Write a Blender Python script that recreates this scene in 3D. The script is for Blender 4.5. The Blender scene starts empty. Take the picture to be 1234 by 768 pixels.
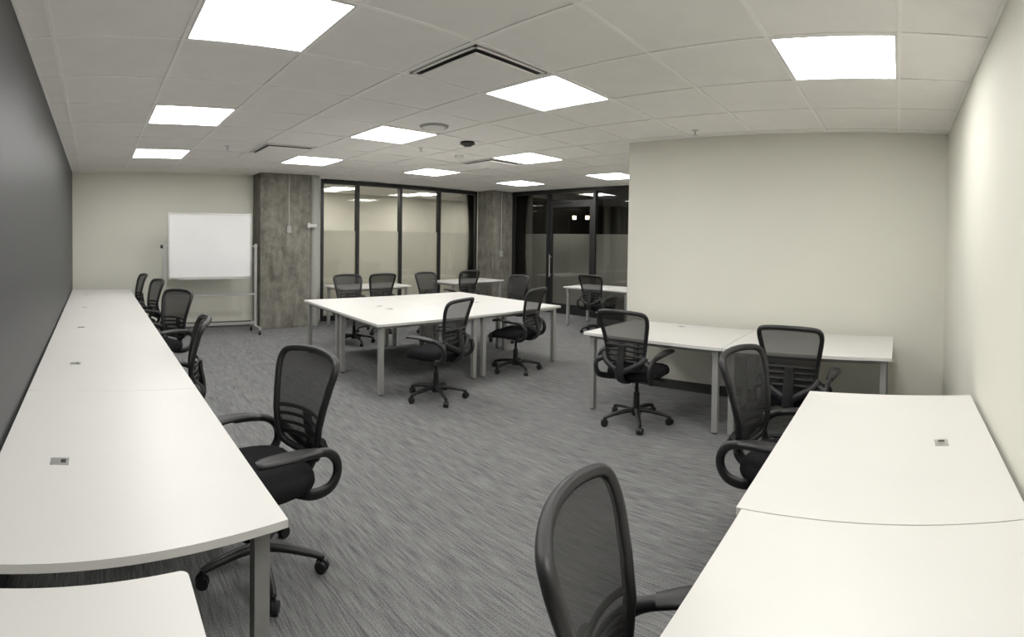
import bpy, math, random
from mathutils import Matrix, Vector
random.seed(3)
H=1.6; C=2.75; T=0.74
XL=-0.40; YR=-0.47; XB=5.08; YE=2.97; YF=8.9; XD=8.9
scene=bpy.context.scene
COL=scene.collection

# ---------------------------------------------------------------- materials
def newmat(name):
    m=bpy.data.materials.new(name); m.use_nodes=True
    nt=m.node_tree; return m,nt,nt.nodes['Principled BSDF']
def pmat(name,col,rough=0.5,metal=0.0,var=0.06,scale=8.0,bump=0.0,bscale=60.0,spec=0.5,stretch=(1,1,1)):
    m,nt,b=newmat(name)
    tc=nt.nodes.new('ShaderNodeTexCoord'); mp=nt.nodes.new('ShaderNodeMapping'); mp.inputs['Scale'].default_value=stretch
    nt.links.new(tc.outputs['Object'],mp.inputs['Vector'])
    n=nt.nodes.new('ShaderNodeTexNoise'); n.inputs['Scale'].default_value=scale; n.inputs['Detail'].default_value=4
    nt.links.new(mp.outputs['Vector'],n.inputs['Vector'])
    r=nt.nodes.new('ShaderNodeValToRGB')
    r.color_ramp.elements[0].position=0.3; r.color_ramp.elements[1].position=0.7
    r.color_ramp.elements[0].color=tuple(c*(1-var) for c in col)+(1,)
    r.color_ramp.elements[1].color=tuple(min(1,c*(1+var)) for c in col)+(1,)
    nt.links.new(n.outputs['Fac'],r.inputs['Fac']); nt.links.new(r.outputs['Color'],b.inputs['Base Color'])
    b.inputs['Roughness'].default_value=rough; b.inputs['Metallic'].default_value=metal
    b.inputs['Specular IOR Level'].default_value=spec
    if bump>0:
        n2=nt.nodes.new('ShaderNodeTexNoise'); n2.inputs['Scale'].default_value=bscale; n2.inputs['Detail'].default_value=3
        nt.links.new(mp.outputs['Vector'],n2.inputs['Vector'])
        bp=nt.nodes.new('ShaderNodeBump'); bp.inputs['Strength'].default_value=bump; bp.inputs['Distance'].default_value=0.01
        nt.links.new(n2.outputs['Fac'],bp.inputs['Height']); nt.links.new(bp.outputs['Normal'],b.inputs['Normal'])
    return m
M_cream=pmat('cream_paint',(0.70,0.69,0.61),0.7,var=0.015,scale=1.5,bump=0.05,bscale=150,spec=0.25)
M_char=pmat('charcoal_paint',(0.035,0.036,0.038),0.5,var=0.08,scale=3,bump=0.05,bscale=120,spec=0.4,stretch=(1,.3,6))
M_tile=pmat('ceiling_tile',(0.86,0.84,0.805),0.9,var=0.02,scale=6,bump=0.1,bscale=120,spec=0.1)
M_tbar=pmat('ceiling_tbar',(0.92,0.90,0.87),0.5,var=0.02)
M_desk=pmat('white_laminate',(0.655,0.645,0.62),0.38,var=0.012,scale=3,spec=0.4)
M_steel=pmat('gray_powdercoat',(0.33,0.33,0.315),0.4,metal=0.3,var=0.03)
M_alu=pmat('brushed_aluminium',(0.55,0.55,0.54),0.35,metal=0.8,var=0.05)
M_black=pmat('black_plastic',(0.007,0.007,0.008),0.48,var=0.1,scale=20,spec=0.4)
M_fabric=pmat('black_fabric',(0.010,0.010,0.011),0.95,var=0.25,scale=200,bump=0.3,bscale=400,spec=0.1)
M_frame=pmat('black_aluminium_frame',(0.008,0.008,0.009),0.4,var=0.1)
M_throat_shade=pmat('painted_throat_shade',(0.04,0.04,0.04),0.8,var=0.2)
M_base=pmat('baseboard_vinyl',(0.05,0.05,0.05),0.5,var=0.1)
M_wbpanel=pmat('whiteboard_surface',(0.74,0.74,0.74),0.15,var=0.03,scale=2)
M_white=pmat('white_plastic',(0.75,0.74,0.72),0.4,var=0.02)
M_pipe=pmat('painted_pipe',(0.32,0.32,0.29),0.5,var=0.03)
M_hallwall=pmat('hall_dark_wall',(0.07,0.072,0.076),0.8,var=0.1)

def concrete():
    m,nt,b=newmat('raw_concrete')
    tc=nt.nodes.new('ShaderNodeTexCoord')
    mp=nt.nodes.new('ShaderNodeMapping'); mp.inputs['Scale'].default_value=(4,4,1.0)
    nt.links.new(tc.outputs['Object'],mp.inputs['Vector'])
    n=nt.nodes.new('ShaderNodeTexNoise'); n.inputs['Scale'].default_value=1.6; n.inputs['Detail'].default_value=8; n.inputs['Roughness'].default_value=0.7
    nt.links.new(mp.outputs['Vector'],n.inputs['Vector'])
    n2=nt.nodes.new('ShaderNodeTexNoise'); n2.inputs['Scale'].default_value=5.5; n2.inputs['Detail'].default_value=12; n2.inputs['Roughness'].default_value=0.75
    nt.links.new(tc.outputs['Object'],n2.inputs['Vector'])
    mx=nt.nodes.new('ShaderNodeMix'); mx.data_type='FLOAT'; mx.inputs[0].default_value=0.5
    nt.links.new(n.outputs['Fac'],mx.inputs[2]); nt.links.new(n2.outputs['Fac'],mx.inputs[3])
    r=nt.nodes.new('ShaderNodeValToRGB')
    r.color_ramp.elements[0].position=0.39; r.color_ramp.elements[0].color=(0.085,0.08,0.064,1)
    r.color_ramp.elements[1].position=0.61; r.color_ramp.elements[1].color=(0.23,0.22,0.185,1)
    nt.links.new(mx.outputs[0],r.inputs['Fac'])
    sp=nt.nodes.new('ShaderNodeSeparateXYZ'); nt.links.new(tc.outputs['Object'],sp.inputs[0])
    def joint(sock,period,off):
        a=nt.nodes.new('ShaderNodeMath'); a.operation='ADD'; a.inputs[1].default_value=off; nt.links.new(sock,a.inputs[0])
        p=nt.nodes.new('ShaderNodeMath'); p.operation='PINGPONG'; p.inputs[1].default_value=period/2; nt.links.new(a.outputs[0],p.inputs[0])
        l=nt.nodes.new('ShaderNodeMath'); l.operation='LESS_THAN'; l.inputs[1].default_value=0.006; nt.links.new(p.outputs[0],l.inputs[0]); return l.outputs[0]
    mc=nt.nodes.new('ShaderNodeMix'); mc.data_type='RGBA'
    jm=nt.nodes.new('ShaderNodeMath'); jm.operation='MULTIPLY'; jm.inputs[1].default_value=0.25; nt.links.new(joint(sp.outputs['X'],0.49,0.0),jm.inputs[0])
    nt.links.new(jm.outputs[0],mc.inputs[0]); nt.links.new(r.outputs['Color'],mc.inputs[6]); mc.inputs[7].default_value=(0.05,0.048,0.04,1)
    nt.links.new(mc.outputs[2],b.inputs['Base Color'])
    bp=nt.nodes.new('ShaderNodeBump'); bp.inputs['Strength'].default_value=0.7; bp.inputs['Distance'].default_value=0.03
    nt.links.new(n2.outputs['Fac'],bp.inputs['Height']); nt.links.new(bp.outputs['Normal'],b.inputs['Normal'])
    b.inputs['Roughness'].default_value=0.85
    return m
M_conc=concrete()
def carpet():
    m,nt,b=newmat('striated_carpet')
    tc=nt.nodes.new('ShaderNodeTexCoord')
    def noise(scale,sx,sy,det):
        mp=nt.nodes.new('ShaderNodeMapping'); mp.inputs['Scale'].default_value=(sx,sy,1)
        nt.links.new(tc.outputs['Object'],mp.inputs['Vector'])
        n=nt.nodes.new('ShaderNodeTexNoise'); n.inputs['Scale'].default_value=scale; n.inputs['Detail'].default_value=det
        nt.links.new(mp.outputs['Vector'],n.inputs['Vector']); return n
    a=noise(1,95,6,2); c=noise(1,18,1.0,2); d=noise(150,1,1,3)
    def mix(x,y,f):
        k=nt.nodes.new('ShaderNodeMix'); k.data_type='FLOAT'; k.inputs[0].default_value=f
        nt.links.new(x,k.inputs[2]); nt.links.new(y,k.inputs[3]); return k.outputs[0]
    f=mix(mix(a.outputs['Fac'],c.outputs['Fac'],0.25),d.outputs['Fac'],0.42)
    r=nt.nodes.new('ShaderNodeValToRGB')
    r.color_ramp.elements[0].position=0.37; r.color_ramp.elements[0].color=(0.068,0.069,0.071,1)
    r.color_ramp.elements[1].position=0.63; r.color_ramp.elements[1].color=(0.215,0.215,0.213,1)
    nt.links.new(f,r.inputs['Fac']); nt.links.new(r.outputs['Color'],b.inputs['Base Color'])
    b.inputs['Roughness'].default_value=0.95; b.inputs['Specular IOR Level'].default_value=0.1
    bp=nt.nodes.new('ShaderNodeBump'); bp.inputs['Strength'].default_value=0.3; bp.inputs['Distance'].default_value=0.005
    nt.links.new(f,bp.inputs['Height']); nt.links.new(bp.outputs['Normal'],b.inputs['Normal'])
    return m
M_carpet=carpet()
def emis(name,col,s):
    m,nt,b=newmat(name)
    b.inputs['Base Color'].default_value=(0.9,0.9,0.9,1)
    b.inputs['Emission Color'].default_value=(*col,1); b.inputs['Emission Strength'].default_value=s
    return m
M_led=emis('led_diffuser',(1.0,0.985,0.95),18.5)
M_led2=emis('hall_led_diffuser',(1.0,0.96,0.88),28.0)
M_bulb=emis('warm_bulb',(1.0,0.8,0.5),12.0)
def netting():
    m,nt,b=newmat('mesh_netting')
    out=nt.nodes['Material Output']
    b.inputs['Base Color'].default_value=(0.020,0.020,0.020,1); b.inputs['Roughness'].default_value=0.85; b.inputs['Specular IOR Level'].default_value=0.3
    tr=nt.nodes.new('ShaderNodeBsdfTransparent'); mx=nt.nodes.new('ShaderNodeMixShader'); mx.inputs[0].default_value=0.82
    nt.links.new(tr.outputs[0],mx.inputs[1]); nt.links.new(b.outputs[0],mx.inputs[2]); nt.links.new(mx.outputs[0],out.inputs['Surface'])
    return m
M_net=netting()
def glass():
    m,nt,b=newmat('clear_glass'); out=nt.nodes['Material Output']
    tr=nt.nodes.new('ShaderNodeBsdfTransparent'); tr.inputs[0].default_value=(0.92,0.92,0.90,1)
    gl=nt.nodes.new('ShaderNodeBsdfGlossy'); gl.inputs['Roughness'].default_value=0.02
    fr=nt.nodes.new('ShaderNodeFresnel'); fr.inputs['IOR'].default_value=1.5
    mx=nt.nodes.new('ShaderNodeMixShader')
    nt.links.new(fr.outputs[0],mx.inputs[0]); nt.links.new(tr.outputs[0],mx.inputs[1]); nt.links.new(gl.outputs[0],mx.inputs[2]); nt.links.new(mx.outputs[0],out.inputs['Surface'])
    return m
M_glass=glass()
def frost():
    m,nt,b=newmat('frosted_film'); out=nt.nodes['Material Output']
    d=nt.nodes.new('ShaderNodeBsdfDiffuse'); d.inputs[0].default_value=(0.66,0.66,0.62,1)
    t=nt.nodes.new('ShaderNodeBsdfTranslucent'); t.inputs[0].default_value=(0.9,0.88,0.82,1)
    m1=nt.nodes.new('ShaderNodeMixShader'); m1.inputs[0].default_value=0.55
    tr=nt.nodes.new('ShaderNodeBsdfTransparent')
    m2=nt.nodes.new('ShaderNodeMixShader'); m2.inputs[0].default_value=0.75
    nt.links.new(d.outputs[0],m1.inputs[1]); nt.links.new(t.outputs[0],m1.inputs[2])
    nt.links.new(tr.outputs[0],m2.inputs[1]); nt.links.new(m1.outputs[0],m2.inputs[2]); nt.links.new(m2.outputs[0],out.inputs['Surface'])
    return m
M_frost=frost()

# ---------------------------------------------------------------- mesh builder
class MB:
    def __init__(s): s.v=[]; s.f=[]; s.m=[]; s.sm=[]; s.mats=[]
    def mi(s,mat):
        if mat not in s.mats: s.mats.append(mat)
        return s.mats.index(mat)
    def add(s,vs,fs,mat,smooth=False):
        o=len(s.v); s.v+= [tuple(v) for v in vs]; k=s.mi(mat)
        for f in fs: s.f.append([i+o for i in f]); s.m.append(k); s.sm.append(smooth)
    def box(s,x0,x1,y0,y1,z0,z1,mat):
        vs=[(x,y,z) for z in (z0,z1) for y in (y0,y1) for x in (x0,x1)]
        s.add(vs,[(0,2,3,1),(4,5,7,6),(0,1,5,4),(2,6,7,3),(0,4,6,2),(1,3,7,5)],mat)
    def hexa(s,b,t,mat):
        vs=list(b)+list(t)
        s.add(vs,[(3,2,1,0),(4,5,6,7),(0,1,5,4),(1,2,6,5),(2,3,7,6),(3,0,4,7)],mat)
    def cyl(s,p0,p1,r0,r1,mat,n=16,smooth=True):
        p0=Vector(p0);p1=Vector(p1); t=(p1-p0).normalized()
        a=t.orthogonal().normalized(); b=t.cross(a)
        vs=[]
        for p,r in ((p0,r0),(p1,r1)):
            for i in range(n):
                an=2*math.pi*i/n; vs.append(p+a*math.cos(an)*r+b*math.sin(an)*r)
        s.add(vs,[(i,(i+1)%n,n+(i+1)%n,n+i) for i in range(n)],mat,smooth)
        s.add(vs,[tuple(range(n-1,-1,-1)),tuple(range(n,2*n))],mat)
    def sweep(s,path,rad,mat,ref=(0,1,0),closed=False,n=8):
        P=[Vector(p) for p in path]; N=len(P); ref=Vector(ref); vs=[]
        for i in range(N):
            if closed: t=P[(i+1)%N]-P[i-1]
            else: t=P[min(i+1,N-1)]-P[max(i-1,0)]
            t.normalize()
            a=ref-t*ref.dot(t)
            if a.length<1e-3: a=t.orthogonal()
            a.normalize(); b=t.cross(a)
            ra,rb=rad[i] if isinstance(rad,list) else rad
            for k in range(n):
                an=2*math.pi*k/n; vs.append(P[i]+a*math.cos(an)*ra+b*math.sin(an)*rb)
        fs=[]
        for i in range(N if closed else N-1):
            j=(i+1)%N
            for k in range(n): fs.append((i*n+k,i*n+(k+1)%n,j*n+(k+1)%n,j*n+k))
        s.add(vs,fs,mat,True)
        if not closed: s.add(vs,[tuple(range(n-1,-1,-1)),tuple((N-1)*n+k for k in range(n))],mat)
    def mesh(s,name):
        me=bpy.data.meshes.new(name); me.from_pydata(s.v,[],s.f)
        for m in s.mats: me.materials.append(m)
        me.polygons.foreach_set('material_index',s.m); me.polygons.foreach_set('use_smooth',s.sm)
        me.update(); return me
def obj(name,me,loc=(0,0,0),rz=0.0,parent=None,bevel=0.0):
    o=bpy.data.objects.new(name,me); COL.objects.link(o); o.location=loc; o.rotation_euler=(0,0,rz)
    if parent: o.parent=parent
    if bevel:
        b=o.modifiers.new('bevel','BEVEL'); b.width=bevel; b.segments=2; b.limit_method='ANGLE'
    return o
def boxobj(name,x0,x1,y0,y1,z0,z1,mat,parent=None,bevel=0.0):
    b=MB(); cx,cy,cz=(x0+x1)/2,(y0+y1)/2,(z0+z1)/2
    b.box(x0-cx,x1-cx,y0-cy,y1-cy,z0-cz,z1-cz,mat)
    return obj(name,b.mesh(name),(cx,cy,cz),0,parent,bevel)
def bez(pts,n=8):
    P=[Vector(p) for p in pts]; P=[P[0]*2-P[1]]+P+[P[-1]*2-P[-2]]; out=[]
    for i in range(1,len(P)-2):
        for k in range(n):
            t=k/n; a,b,c,d=P[i-1],P[i],P[i+1],P[i+2]
            out.append(0.5*((2*b)+(c-a)*t+(2*a-5*b+4*c-d)*t*t+(3*b-a-3*c+d)*t**3))
    out.append(P[-2]); return out

# ---------------------------------------------------------------- room shell
def lshape(name,z0,z1,mat,ext=0.1):
    pts=[(XL-ext,YR-ext),(XB+ext,YR-ext),(XB+ext,YE-ext),(XD+ext,YE-ext),(XD+ext,YF+ext),(XL-ext,YF+ext)]
    n=len(pts); b=MB()
    b.add([(x,y,z0) for x,y in pts]+[(x,y,z1) for x,y in pts],[tuple(range(n-1,-1,-1)),tuple(range(n,2*n))]+[(i,(i+1)%n,n+(i+1)%n,n+i) for i in range(n)],mat)
    return obj(name,b.mesh(name))
lshape('floor',-0.1,0,M_carpet); lshape('ceiling',C,C+0.1,M_tile)
boxobj('wall_left',XL-0.1,XL,YR-0.1,YF+0.1,0,C,M_char)
boxobj('wall_right',XL,XB,YR-0.1,YR,0,C,M_cream)
boxobj('wall_partition',XB,XB+0.1,YR-0.1,YE,0,C,M_cream)
boxobj('wall_recess',XB+0.1,XD,YE-0.1,YE,0,C,M_cream)
boxobj('wall_far',XL,4.19,YF,YF+0.1,0,C,M_cream)
boxobj('wall_entry',XD,XD+0.1,YE-0.1,4.87,0,C,M_cream)
boxobj('baseboard_left',XL,XL+0.012,YR+0.02,YF-0.02,0,0.1,M_base)
boxobj('baseboard_right',XL+0.02,XB-0.02,YR,YR+0.012,0,0.1,M_base)
boxobj('baseboard_partition',XB-0.012,XB,YR+0.02,YE,0,0.1,M_base)
boxobj('baseboard_far',XL+0.02,2.8,YF-0.012,YF,0,0.1,M_base)
# ceiling grid
TX,TY=0.743,0.727; GX0=0.507; GY0=0.02
g=MB(); w=0.011; zt=C-0.007
xs=[];ys=[]
for i in range(-1,13):
    x=GX0+TX*i
    if XL<x<XD: xs.append(x)
for i in range(0,14):
    y=GY0+TY*i
    if YR<y<YF: ys.append(y)
for x in xs: g.box(x-w,x+w,(YR if x<XB else YE),YF,zt,C-0.0005,M_tbar)
for y in ys: g.box(XL,(XB if y<YE else XD),y-w,y+w,zt+0.0005,C-0.0004,M_tbar)
g.box(XL,XB,YR,YR+0.02,zt,C-0.0003,M_tbar); g.box(XL,XL+0.02,YR,YF,zt,C-0.0003,M_tbar); g.box(XB-0.02,XB,YR,YE,zt,C-0.0003,M_tbar)
g.box(XL,XD,YF-0.02,YF,zt,C-0.0003,M_tbar)
obj('trim_ceiling_grid',g.mesh('trim_ceiling_grid'))
def led(i,j):
    x0=GX0+TX*3*i; y0=GY0+TY*3*j
    b=MB(); a=TX/2;c=TY/2
    fr=0.026; q=.012
    b.box(-a+q,a-q,-c+q,-c+fr,-0.008,-0.001,M_white); b.box(-a+q,a-q,c-fr,c-q,-0.008,-0.001,M_white)
    b.box(-a+q,-a+fr,-c+fr,c-fr,-0.008,-0.001,M_white); b.box(a-fr,a-q,-c+fr,c-fr,-0.008,-0.001,M_white)
    b.box(-a+fr,a-fr,-c+fr,c-fr,-0.006,-0.001,M_led)
    obj('ceiling_light_panel',b.mesh('ceiling_light_panel'),(x0+a,y0+c,C))
for ij in [(0,0),(0,1),(0,2),(0,3),(1,0),(1,1),(1,2),(1,3),(2,2),(2,3),(3,2),(3,3)]: led(*ij)
def diffuser(cx,cy):
    b=MB(); a=0.33
    b.box(-a,a,-a,a,-0.006,-0.001,M_throat_shade)  # flat dark sheet, throat shade put into its colour instead of a recess
    for x0,x1,y0,y1 in ((-a,a,-a,-a+.02),(-a,a,a-.02,a),(-a,-a+.02,-a,a),(a-.02,a,-a,a)): b.box(x0,x1,y0,y1,-0.012,-0.001,M_tile)
    q=0.28
    b.hexa([(-q,-q,-0.032),(q,-q,-0.032),(q,q,-0.032),(-q,q,-0.032)],[(-q-.008,-q-.008,-0.024),(q+.008,-q-.008,-0.024),(q+.008,q+.008,-0.024),(-q-.008,q+.008,-0.024)],M_tile)
    for sx in (-.15,.15):
        for sy in (-.15,.15): b.cyl((sx,sy,-0.026),(sx,sy,-0.003),.006,.006,M_steel,8)
    obj('ceiling_air_diffuser',b.mesh('ceiling_air_diffuser'),(cx,cy,C))
diffuser(GX0+TX*2.5,GY0+TY*3.5); diffuser(GX0+TX*2.5,GY0+TY*8.5); diffuser(GX0+TX*6.5,GY0+TY*7.5)
def sprinkler(x,y):
    b=MB(); b.cyl((0,0,-0.004),(0,0,0),.035,.038,M_alu); b.cyl((0,0,-0.045),(0,0,0),.009,.012,M_alu,10)
    b.cyl((0,0,-0.050),(0,0,-0.046),.022,.022,M_alu,12)
    for s in (-1,1): b.sweep([(0,0,-.02),(s*.014,0,-.03),(0,0,-.046)],(.003,.003),M_alu,n=6)
    obj('fire_sprinkler',b.mesh('fire_sprinkler'),(x,y,C))
for p in ((1.63,6.20),(4.78,2.03),(3.81,5.18),(1.65,1.6)): sprinkler(*p)
b=MB(); b.cyl((0,0,-.02),(0,0,0),.135,.15,M_steel,32); b.cyl((0,0,-.03),(0,0,-.02),.10,.12,M_white,32)
obj('ceiling_speaker',b.mesh('ceiling_speaker'),(3.19,4.11,C))
b=MB(); b.cyl((0,0,-.03),(0,0,0),.09,.08,M_black,24); b.cyl((0,0,-.055),(0,0,-.03),.04,.075,M_black,24)
obj('dome_security_camera',b.mesh('dome_security_camera'),(3.99,4.50,C))
b=MB(); b.cyl((0,0,-.03),(0,0,0),.055,.06,M_white,24); b.cyl((0,0,-.042),(0,0,-.03),.03,.045,M_white,24)
obj('smoke_detector',b.mesh('smoke_detector'),(4.55,5.3,C))

# columns
boxobj('concrete_column',2.83,3.80,8.48,YF,0,C,M_conc,bevel=0.01)
boxobj('concrete_column',8.24,XD,8.38,YF,0,C,M_conc,bevel=0.01)
b=MB(); b.cyl((0,0,0),(0,0,C),.095,.095,M_pipe,28)
for z in (0.06,1.85): b.cyl((0,0,z),(0,0,z+.05),.103,.103,M_pipe,28)
obj('drain_pipe',b.mesh('drain_pipe'),(3.905,8.56,0))
b=MB(); b.cyl((3.36,8.46,1.8),(3.36,8.46,C),.011,.011,M_pipe,10); b.box(3.32,3.40,8.44,8.479,1.70,1.82,M_pipe)
b.box(3.70,3.88,8.40,8.44,1.80,1.86,M_alu); b.box(3.72,3.76,8.43,8.479,1.78,1.88,M_alu)
obj('wall_conduit',b.mesh('wall_conduit'))
b=MB(); b.cyl((8.50,8.36,1.35),(8.50,8.36,C),.011,.011,M_pipe,10); b.box(8.46,8.54,8.34,8.379,1.22,1.36,M_pipe)
obj('wall_conduit',b.mesh('wall_conduit'))

# glazed partitions
mull=[4.22,5.01,6.04,7.08,8.18]
FZ=1.76
def glazed(name,axis,c,edges,door=None,fw=0.03):
    b=MB()
    def bx(u0,u1,d0,d1,z0,z1,m):
        if axis=='y': b.box(u0,u1,c+d0,c+d1,z0,z1,m)
        else: b.box(c+d0,c+d1,u0,u1,z0,z1,m)
    for e in edges: bx(e-fw,e+fw,-.02,.08,0,C,M_frame)
    es=sorted(edges)
    for a,d in zip(es[:-1],es[1:]):
        bx(a+fw,d-fw,-.02,.08,2.66,C,M_frame); bx(a+fw,d-fw,-.02,.08,0,0.10,M_frame)
        bx(a+fw,d-fw,.025,.035,0.10,2.66,M_glass); bx(a+fw,d-fw,.0365,.0375,0.10,FZ,M_frost)
    return obj(name,b.mesh(name))
glazed('window_1','y',YF,mull)
glazed('window_2','x',XD,[4.9,6.03])
glazed('window_3','x',XD,[7.28,8.34],fw=0.035)
b=MB()
d0,d1=6.03,7.28
b.box(XD-.02,XD+.08,d0+.032,d1-.037,2.66,C,M_frame); b.box(XD-.02,XD+.08,d0+.032,d1-.037,2.44,2.49,M_frame)
b.box(XD+.025,XD+.035,d0+.032,d1-.037,2.49,2.66,M_glass)
b.box(XD,XD+.05,d0+.035,d0+.12,0.01,2.435,M_frame); b.box(XD,XD+.05,d1-.125,d1-.04,0.01,2.435,M_frame)
b.box(XD,XD+.05,d0+.12,d1-.125,2.35,2.435,M_frame); b.box(XD,XD+.05,d0+.12,d1-.125,0.01,0.22,M_frame)
b.box(XD+.02,XD+.03,d0+.12,d1-.125,.22,2.35,M_glass); b.box(XD+.0315,XD+.0325,d0+.12,d1-.125,.22,FZ,M_frost)
b.cyl((XD-.05,d1-.09,.8),(XD-.05,d1-.09,1.3),.014,.014,M_alu,12)
for z in (.85,1.25): b.cyl((XD-.05,d1-.09,z),(XD,d1-.09,z),.01,.01,M_alu,10)
obj('door_1',b.mesh('door_1'))

# adjoining room beyond the windows
XA=12.5
boxobj('floor_adjoining',4.0,XA,YF+0.1,11.6,-0.1,0,M_carpet)
boxobj('ceiling_adjoining',4.0,XA,YF+0.1,11.6,C,C+.1,M_tile)
boxobj('wall_adjoining_back',4.0,XA,11.6,11.7,0,C,M_cream)
boxobj('wall_adjoining_left',3.9,4.0,YF+.1,11.7,0,C,M_cream)
boxobj('wall_adjoining_right',XA,XA+.1,YF+.1,11.7,0,C,M_cream)
for x in (5.4,7.8,10.2):
    b=MB(); b.box(-.3,.3,-.3,.3,-.006,-.001,M_led2)
    for q in ((-.33,.33,-.33,-.3),(-.33,.33,.3,.33),(-.33,-.3,-.3,.3),(.3,.33,-.3,.3)): b.box(*q,-.009,-.001,M_white)
    obj('ceiling_light_panel',b.mesh('hall_panel'),(x,10.4,C))
# dark lobby beyond the doors
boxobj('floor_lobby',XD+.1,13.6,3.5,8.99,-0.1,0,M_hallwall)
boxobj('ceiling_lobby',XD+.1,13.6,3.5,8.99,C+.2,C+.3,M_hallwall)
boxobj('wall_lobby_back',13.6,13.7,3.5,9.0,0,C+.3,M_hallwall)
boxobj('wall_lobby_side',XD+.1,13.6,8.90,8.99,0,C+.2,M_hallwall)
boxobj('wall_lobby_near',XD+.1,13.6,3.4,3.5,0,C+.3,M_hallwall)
for (x,y) in ((11.0,8.1),(11.1,7.75)):
    b=MB(); b.cyl((0,0,.12),(0,0,.72),.004,.004,M_black,8); b.cyl((0,0,.05),(0,0,.12),.05,.02,M_black,16); b.cyl((0,0,-.04),(0,0,.05),.045,.05,M_bulb,16)
    obj('pendant_lamp',b.mesh('pendant_lamp'),(x,y,C+.2-.72))

# ---------------------------------------------------------------- desks
def desk(cx,cy,lx,ly,rz=0,outlet=None,name='office_desk',h=T,slant=0.0):
    b=MB(); a=lx/2; c=ly/2; t=.026
    q0=.0015
    pl=[(-a+q0,-c+q0-slant),(a-q0,-c+q0),(a-q0,c-q0),(-a+q0,c-q0)]
    b.hexa([(x,y,h-t) for x,y in pl],[(x,y,h) for x,y in pl],M_desk)
    L=.05
    px=a-.07; py=c-.07
    for sx in (-1,1):
        for sy in (-1,1):
            x=sx*px; y=sy*py-(slant if (sx<0 and sy<0) else 0); q=L/2
            b.box(x-q,x+q,y-q,y+q,.012,h-t-.001,M_steel)
            b.cyl((x,y,0),(x,y,.014),.016,.016,M_black,10)
    for sx in (-1,1): b.box(sx*px-.02,sx*px+.02,-py+.025,py-.025,h-t-.034,h-t-.002,M_steel)
    for sy in (-1,1): b.box(-px+.025,px-.025,sy*py-.015,sy*py+.015,h-t-.034,h-t-.002,M_steel)
    if outlet:
        ox,oy,r=outlet
        w2,d2=(.036,.03) if r else (.03,.036)
        b.box(ox-w2,ox+w2,oy-d2,oy+d2,h+.0003,h+.003,M_alu)
        k=.014
        if r:
            for s in (-1,1): b.box(ox+s*k-.010,ox+s*k+.010,oy-.014,oy+.014,h+.003,h+.0038,M_black if s>0 else M_steel)
        else:
            for s in (-1,1): b.box(ox-.014,ox+.014,oy+s*k-.010,oy+s*k+.010,h+.003,h+.0038,M_black if s>0 else M_steel)
    return obj(name,b.mesh(name),(cx,cy,0),rz,bevel=0.003)
P=1.42
for i in range(5):
    desk((-.385+.575)/2,1.435+P*(i+.5),.96,P,outlet=(-.235,(-.2 if i==0 else -.08),True),slant=(.15 if i==0 else 0))
desk(2.285,.03,1.40,.95,outlet=(-.03,-.24,True)); desk(.882,.01,1.40,.95,outlet=(-.03,-.24,True))
# side table in the corner
b=MB()
x0,x1,y0,y1,h=-.385,.235,.60,1.285,T
R=.02; out=[(x0,y0),(x1-R,y0)]
for k in range(7):
    an=-math.pi/2+k*math.pi/12; out.append((x1-R+R*math.cos(an),y0+R+R*math.sin(an)))
for k in range(7):
    an=k*math.pi/12; out.append((x1-R+R*math.cos(an),y1-R+R*math.sin(an)))
out.append((x0,y1-.09)); n=len(out)
b.add([(x,y,h-.026) for x,y in out]+[(x,y,h) for x,y in out],[tuple(range(n-1,-1,-1)),tuple(range(n,2*n))]+[(i,(i+1)%n,n+(i+1)%n,n+i) for i in range(n)],M_desk)
for x in (x0+.06,x1-.08):
    for y in (y0+.06,y1-.16): b.cyl((x,y,0),(x,y,h-.026),.018,.022,M_steel,16)
b.box(x0+.06,x1-.08,y0+.05,y0+.07,h-.06,h-.027,M_steel); b.box(x0+.06,x1-.08,y1-.17,y1-.15,h-.06,h-.027,M_steel)
obj('side_table',b.mesh('side_table'),bevel=.002)
# partition wall desks
desk(4.46,.72,.98,1.38,outlet=(.35,0,False)); desk(4.46,2.105,.98,1.38,outlet=(.35,.05,False))
# island, turned very slightly in the room
icx,icy=4.11,5.36; ra=math.radians(-3.8)
for ix in (-1,1):
    for iy in (-1,1):
        x,y=ix*.675,iy*.555
        desk(icx+x*math.cos(ra)-y*math.sin(ra),icy+x*math.sin(ra)+y*math.cos(ra),1.35,1.11,rz=ra,outlet=(.0,(-iy*.42),True))
desk(4.80,8.12,1.45,.76); desk(7.25,8.12,1.45,.76); desk(8.10,5.20,.80,1.42)

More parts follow.
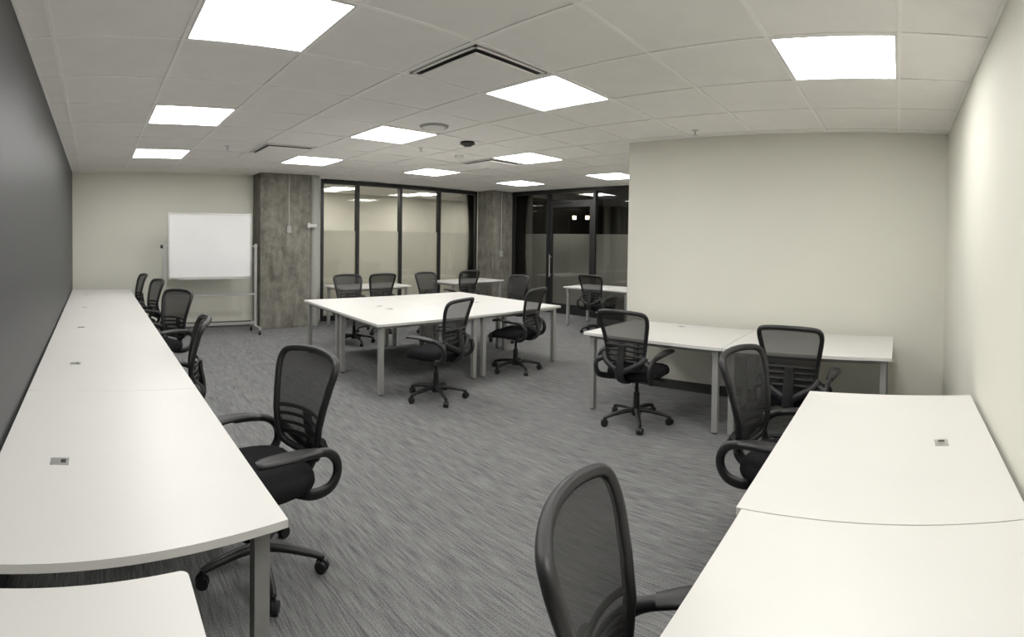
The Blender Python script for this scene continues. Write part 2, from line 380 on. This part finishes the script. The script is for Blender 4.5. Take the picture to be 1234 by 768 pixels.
# ---------------------------------------------------------------- office chair
def chair_mesh():
    b=MB()
    for k in range(5):
        an=2*math.pi*k/5+0.3; c,s=math.cos(an),math.sin(an); d=Vector((c,s,0))
        path=bez([d*.02+Vector((0,0,.115)),d*.12+Vector((0,0,.112)),d*.24+Vector((0,0,.092)),d*.30+Vector((0,0,.075))],4)
        N=len(path); rad=[(.024-.010*i/(N-1),.028-.011*i/(N-1)) for i in range(N)]
        b.sweep(path,rad,M_black,ref=(0,0,1),n=8)
        e=d*.30
        b.cyl(e+Vector((0,0,.045)),e+Vector((0,0,.085)),.012,.012,M_black,10)
        t=Vector((math.cos(an+1.1),math.sin(an+1.1),0))
        for q in (-1,1):
            p=e+t*(q*.014)+Vector((0,0,.029)); b.cyl(p-t*.010,p+t*.010,.029,.029,M_black,18)
        b.cyl(e-t*.004+Vector((0,0,.034)),e+t*.004+Vector((0,0,.034)),.033,.033,M_black,18)
    b.cyl((0,0,.07),(0,0,.14),.045,.036,M_black,20)
    b.cyl((0,0,.14),(0,0,.27),.030,.026,M_black,20); b.cyl((0,0,.27),(0,0,.40),.016,.016,M_black,16)
    b.hexa([(-.07,-.13,.385),(.07,-.13,.385),(.07,.10,.385),(-.07,.10,.385)],[(-.10,-.17,.425),(.10,-.17,.425),(.10,.14,.425),(-.10,.14,.425)],M_black)
    b.cyl((.08,.02,.40),(.25,.03,.40),.007,.007,M_black,8); b.cyl((.22,.03,.40),(.28,.03,.40),.014,.011,M_black,10)
    n=40; prof=[(0.55,.520),(.80,.516),(.93,.505),(.985,.485),(1.0,.458),(.97,.435),(.88,.422)]
    vs=[];fs=[]
    for sc,z in prof:
        for k in range(n):
            an=2*math.pi*k/n; cx=math.cos(an); sy=math.sin(an)
            e=.55
            x=.25*sc*math.copysign(abs(cx)**e,cx); y=.02+.25*sc*math.copysign(abs(sy)**e,sy)
            x*=1.0-.10*max(0,-(y)/.25)
            zz=z-(.035*max(0,(y-.12)/.14)**2) - (.006 if abs(x)<.1 and z>.5 else 0)
            vs.append((x,y,zz))
    for i in range(len(prof)-1):
        for k in range(n): fs.append((i*n+k,(i+1)*n+k,(i+1)*n+(k+1)%n,i*n+(k+1)%n))
    b.add(vs,fs,M_fabric,True)
    b.add(vs,[tuple(range(n)),tuple(range(len(vs)-1,len(vs)-n-1,-1))],M_fabric,True)
    def yb(z):
        pts=[(.50,-.255),(.60,-.238),(.70,-.240),(.80,-.262),(.90,-.292),(1.0,-.332),(1.06,-.36)]
        for (a,ya),(c,yc) in zip(pts[:-1],pts[1:]):
            if z<=c:
                t=(z-a)/(c-a); return ya+(yc-ya)*t
        return pts[-1][1]
    def crv(x,z): return Vector((x,yb(z)+.9*x*x,z))
    right=bez([(0,0,.525),(.10,0,.528),(.155,0,.55),(.176,0,.62),(.188,0,.70),(.206,0,.80),(.224,0,.89),(.232,0,.945),(.226,0,.985),(.195,0,1.008),(.10,0,1.020),(0,0,1.023)],4)
    ring=[(p.x,p.z) for p in right]+[(-p.x,p.z) for p in reversed(right[1:-1])]
    b.sweep([crv(x,z) for x,z in ring],(.018,.018),M_black,ref=(0,1,0),closed=True,n=10)
    half=[(p.x,p.z) for p in right]; nc=9; vs=[];fs=[]
    for x,z in half:
        for k in range(nc):
            u=-1+2*k/(nc-1); p=crv(x*u,z); p.y+=.004; vs.append(p)
    for i in range(len(half)-1):
        for k in range(nc-1): fs.append((i*nc+k,i*nc+k+1,(i+1)*nc+k+1,(i+1)*nc+k))
    b.add(vs,fs,M_net,True)
    for z,hw,r in ((.585,.165,.014),(.632,.172,.010),(.676,.180,.010),(.718,.186,.012)):
        b.sweep([Vector((x*hw/6,yb(z)-.022+.9*(x*hw/6)**2+.018*(abs(x)/6)**4,z+.012*(1-(x/6)**2))) for x in range(-6,7)],(.007,r),M_black,ref=(0,1,0),n=8)
    sp=bez([(0,-.13,.405),(0,-.22,.41),(0,-.295,.46),(0,-.300,.56),(0,-.282,.66),(0,-.275,.73)],5)
    N=len(sp); b.sweep(sp,[(.018,.050-.016*i/(N-1)) for i in range(N)],M_black,ref=(0,1,0),n=10)
    for s in (-1,1):
        b.sweep(bez([(0,-.295,.50),(s*.08,-.290,.54),(s*.17,-.260,.59),(s*.205,-.222,.64)],5),(.016,.026),M_black,ref=(0,1,0),n=8)
        arm=bez([(s*.15,-.10,.415),(s*.225,-.15,.42),(s*.255,-.225,.445),(s*.260,-.265,.50),(s*.263,-.256,.570),(s*.268,-.20,.618),(s*.276,-.11,.634),(s*.28,.0,.637)],5)
        N=len(arm); b.sweep(arm,[(.018,.030-.012*i/(N-1)) for i in range(N)],M_black,ref=(1,0,0),n=10)
        b.sweep(bez([(s*.200,-.225,.60),(s*.235,-.25,.585),(s*.262,-.255,.57)],3),(.024,.022),M_black,ref=(0,0,1),n=8)
        pad=bez([(s*.272,-.15,.634),(s*.280,-.06,.648),(s*.278,.04,.650),(s*.264,.13,.644),(s*.255,.165,.636)],4)
        N=len(pad); b.sweep(pad,[(.016,.024+.024*math.sin(math.pi*(i+1.4)/(N+1.8))) for i in range(N)],M_black,ref=(0,0,1),n=12)
    return b.mesh('office_chair')
CH=chair_mesh()
def chair(x,y,fx,fy):
    obj('office_chair',CH,(x,y,0),math.atan2(fy,fx)-math.pi/2)
chairs=[(.775,2.31,-.98,-.2),(.47,3.62,-.985,.17),(.66,5.38,-.85,-.5),(.57,6.9,-.95,-.2),(.46,8.0,-1,-.1),
 (3.18,4.02,-.3,.95),(4.62,4.27,-.25,.97),(3.80,6.84,-.1,-1),(4.55,7.44,0.1,1),(5.35,6.78,.1,-1),(6.45,7.42,.05,1),(5.90,5.68,-1,.1),(7.52,4.98,1,.0),
 (3.96,2.20,1,0),(3.83,.74,1,-.05),(2.60,.54,-.16,-1),(1.015,.375,.33,-.94)]
for c in chairs: chair(*c)

# ---------------------------------------------------------------- mobile whiteboard
b=MB(); y=8.22
bx0,bx1,bz0,bz1=1.19,2.57,.95,1.99
b.box(bx0,bx1,y-.008,y+.008,bz0,bz1,M_wbpanel)
for q in ((bx0-.015,bx1+.015,bz0-.015,bz0+.012),(bx0-.015,bx1+.015,bz1-.012,bz1+.015),(bx0-.015,bx0+.012,bz0,bz1),(bx1-.012,bx1+.015,bz0,bz1)):
    b.box(q[0],q[1],y-.014,y+.014,q[2],q[3],M_alu)
for x in (1.12,2.66):
    b.box(x-.022,x+.022,y-.022,y+.022,.11,1.50,M_steel)
    s=1 if x<2 else -1
    b.cyl((x-s*.04,y,1.46),(x+s*.07,y,1.46),.012,.012,M_alu,12); b.cyl((x-s*.07,y,1.46),(x-s*.03,y,1.46),.028,.028,M_black,16)
    b.box(x-.022,x+.022,y-.27,y+.24,.085,.125,M_steel)
    for yy in (y-.25,y+.22):
        b.cyl((x,yy,.05),(x,yy,.09),.012,.012,M_black,10); b.cyl((x-.014,yy,.034),(x+.014,yy,.034),.034,.034,M_black,18)
b.box(1.12,2.66,y-.018,y+.018,.635,.675,M_steel); b.box(1.12,2.66,y-.018,y+.018,.15,.19,M_steel)
b.box(1.35,2.45,y-.06,y-.014,bz0-.03,bz0-.018,M_alu)
obj('mobile_whiteboard',b.mesh('mobile_whiteboard'))

# ---------------------------------------------------------------- world, camera
wd=bpy.data.worlds.new('world'); scene.world=wd; wd.use_nodes=True
wd.node_tree.nodes['Background'].inputs[0].default_value=(.01,.011,.014,1); wd.node_tree.nodes['Background'].inputs[1].default_value=1
F=616.0; PITCH=math.radians(1.0); ROLL=math.radians(0.8); YEQ=300.75; YAW=(617-115)/616.0
fw=Vector((math.sin(YAW)*math.cos(PITCH),math.cos(YAW)*math.cos(PITCH),-math.sin(PITCH)))
rt=Vector((math.cos(YAW),-math.sin(YAW),0)); up=rt.cross(fw)
rt2=rt*math.cos(ROLL)+up*math.sin(ROLL); up2=up*math.cos(ROLL)-rt*math.sin(ROLL)
cd=bpy.data.cameras.new('camera'); cam=bpy.data.objects.new('camera',cd); COL.objects.link(cam)
Mx=Matrix((rt2,up2,-fw)).transposed().to_4x4(); Mx.translation=Vector((0,0,H)); cam.matrix_world=Mx
cd.type='PANO'; cd.panorama_type='CENTRAL_CYLINDRICAL'
cd.central_cylindrical_range_u_min=-617/F; cd.central_cylindrical_range_u_max=617/F
cd.central_cylindrical_range_v_min=-(768-YEQ)/F; cd.central_cylindrical_range_v_max=YEQ/F
cd.central_cylindrical_radius=1.0
cd.clip_start=0.02; cd.clip_end=100; cd.lens=18
scene.camera=cam
scene.view_settings.view_transform='Standard'
scene.view_settings.gamma=1.12
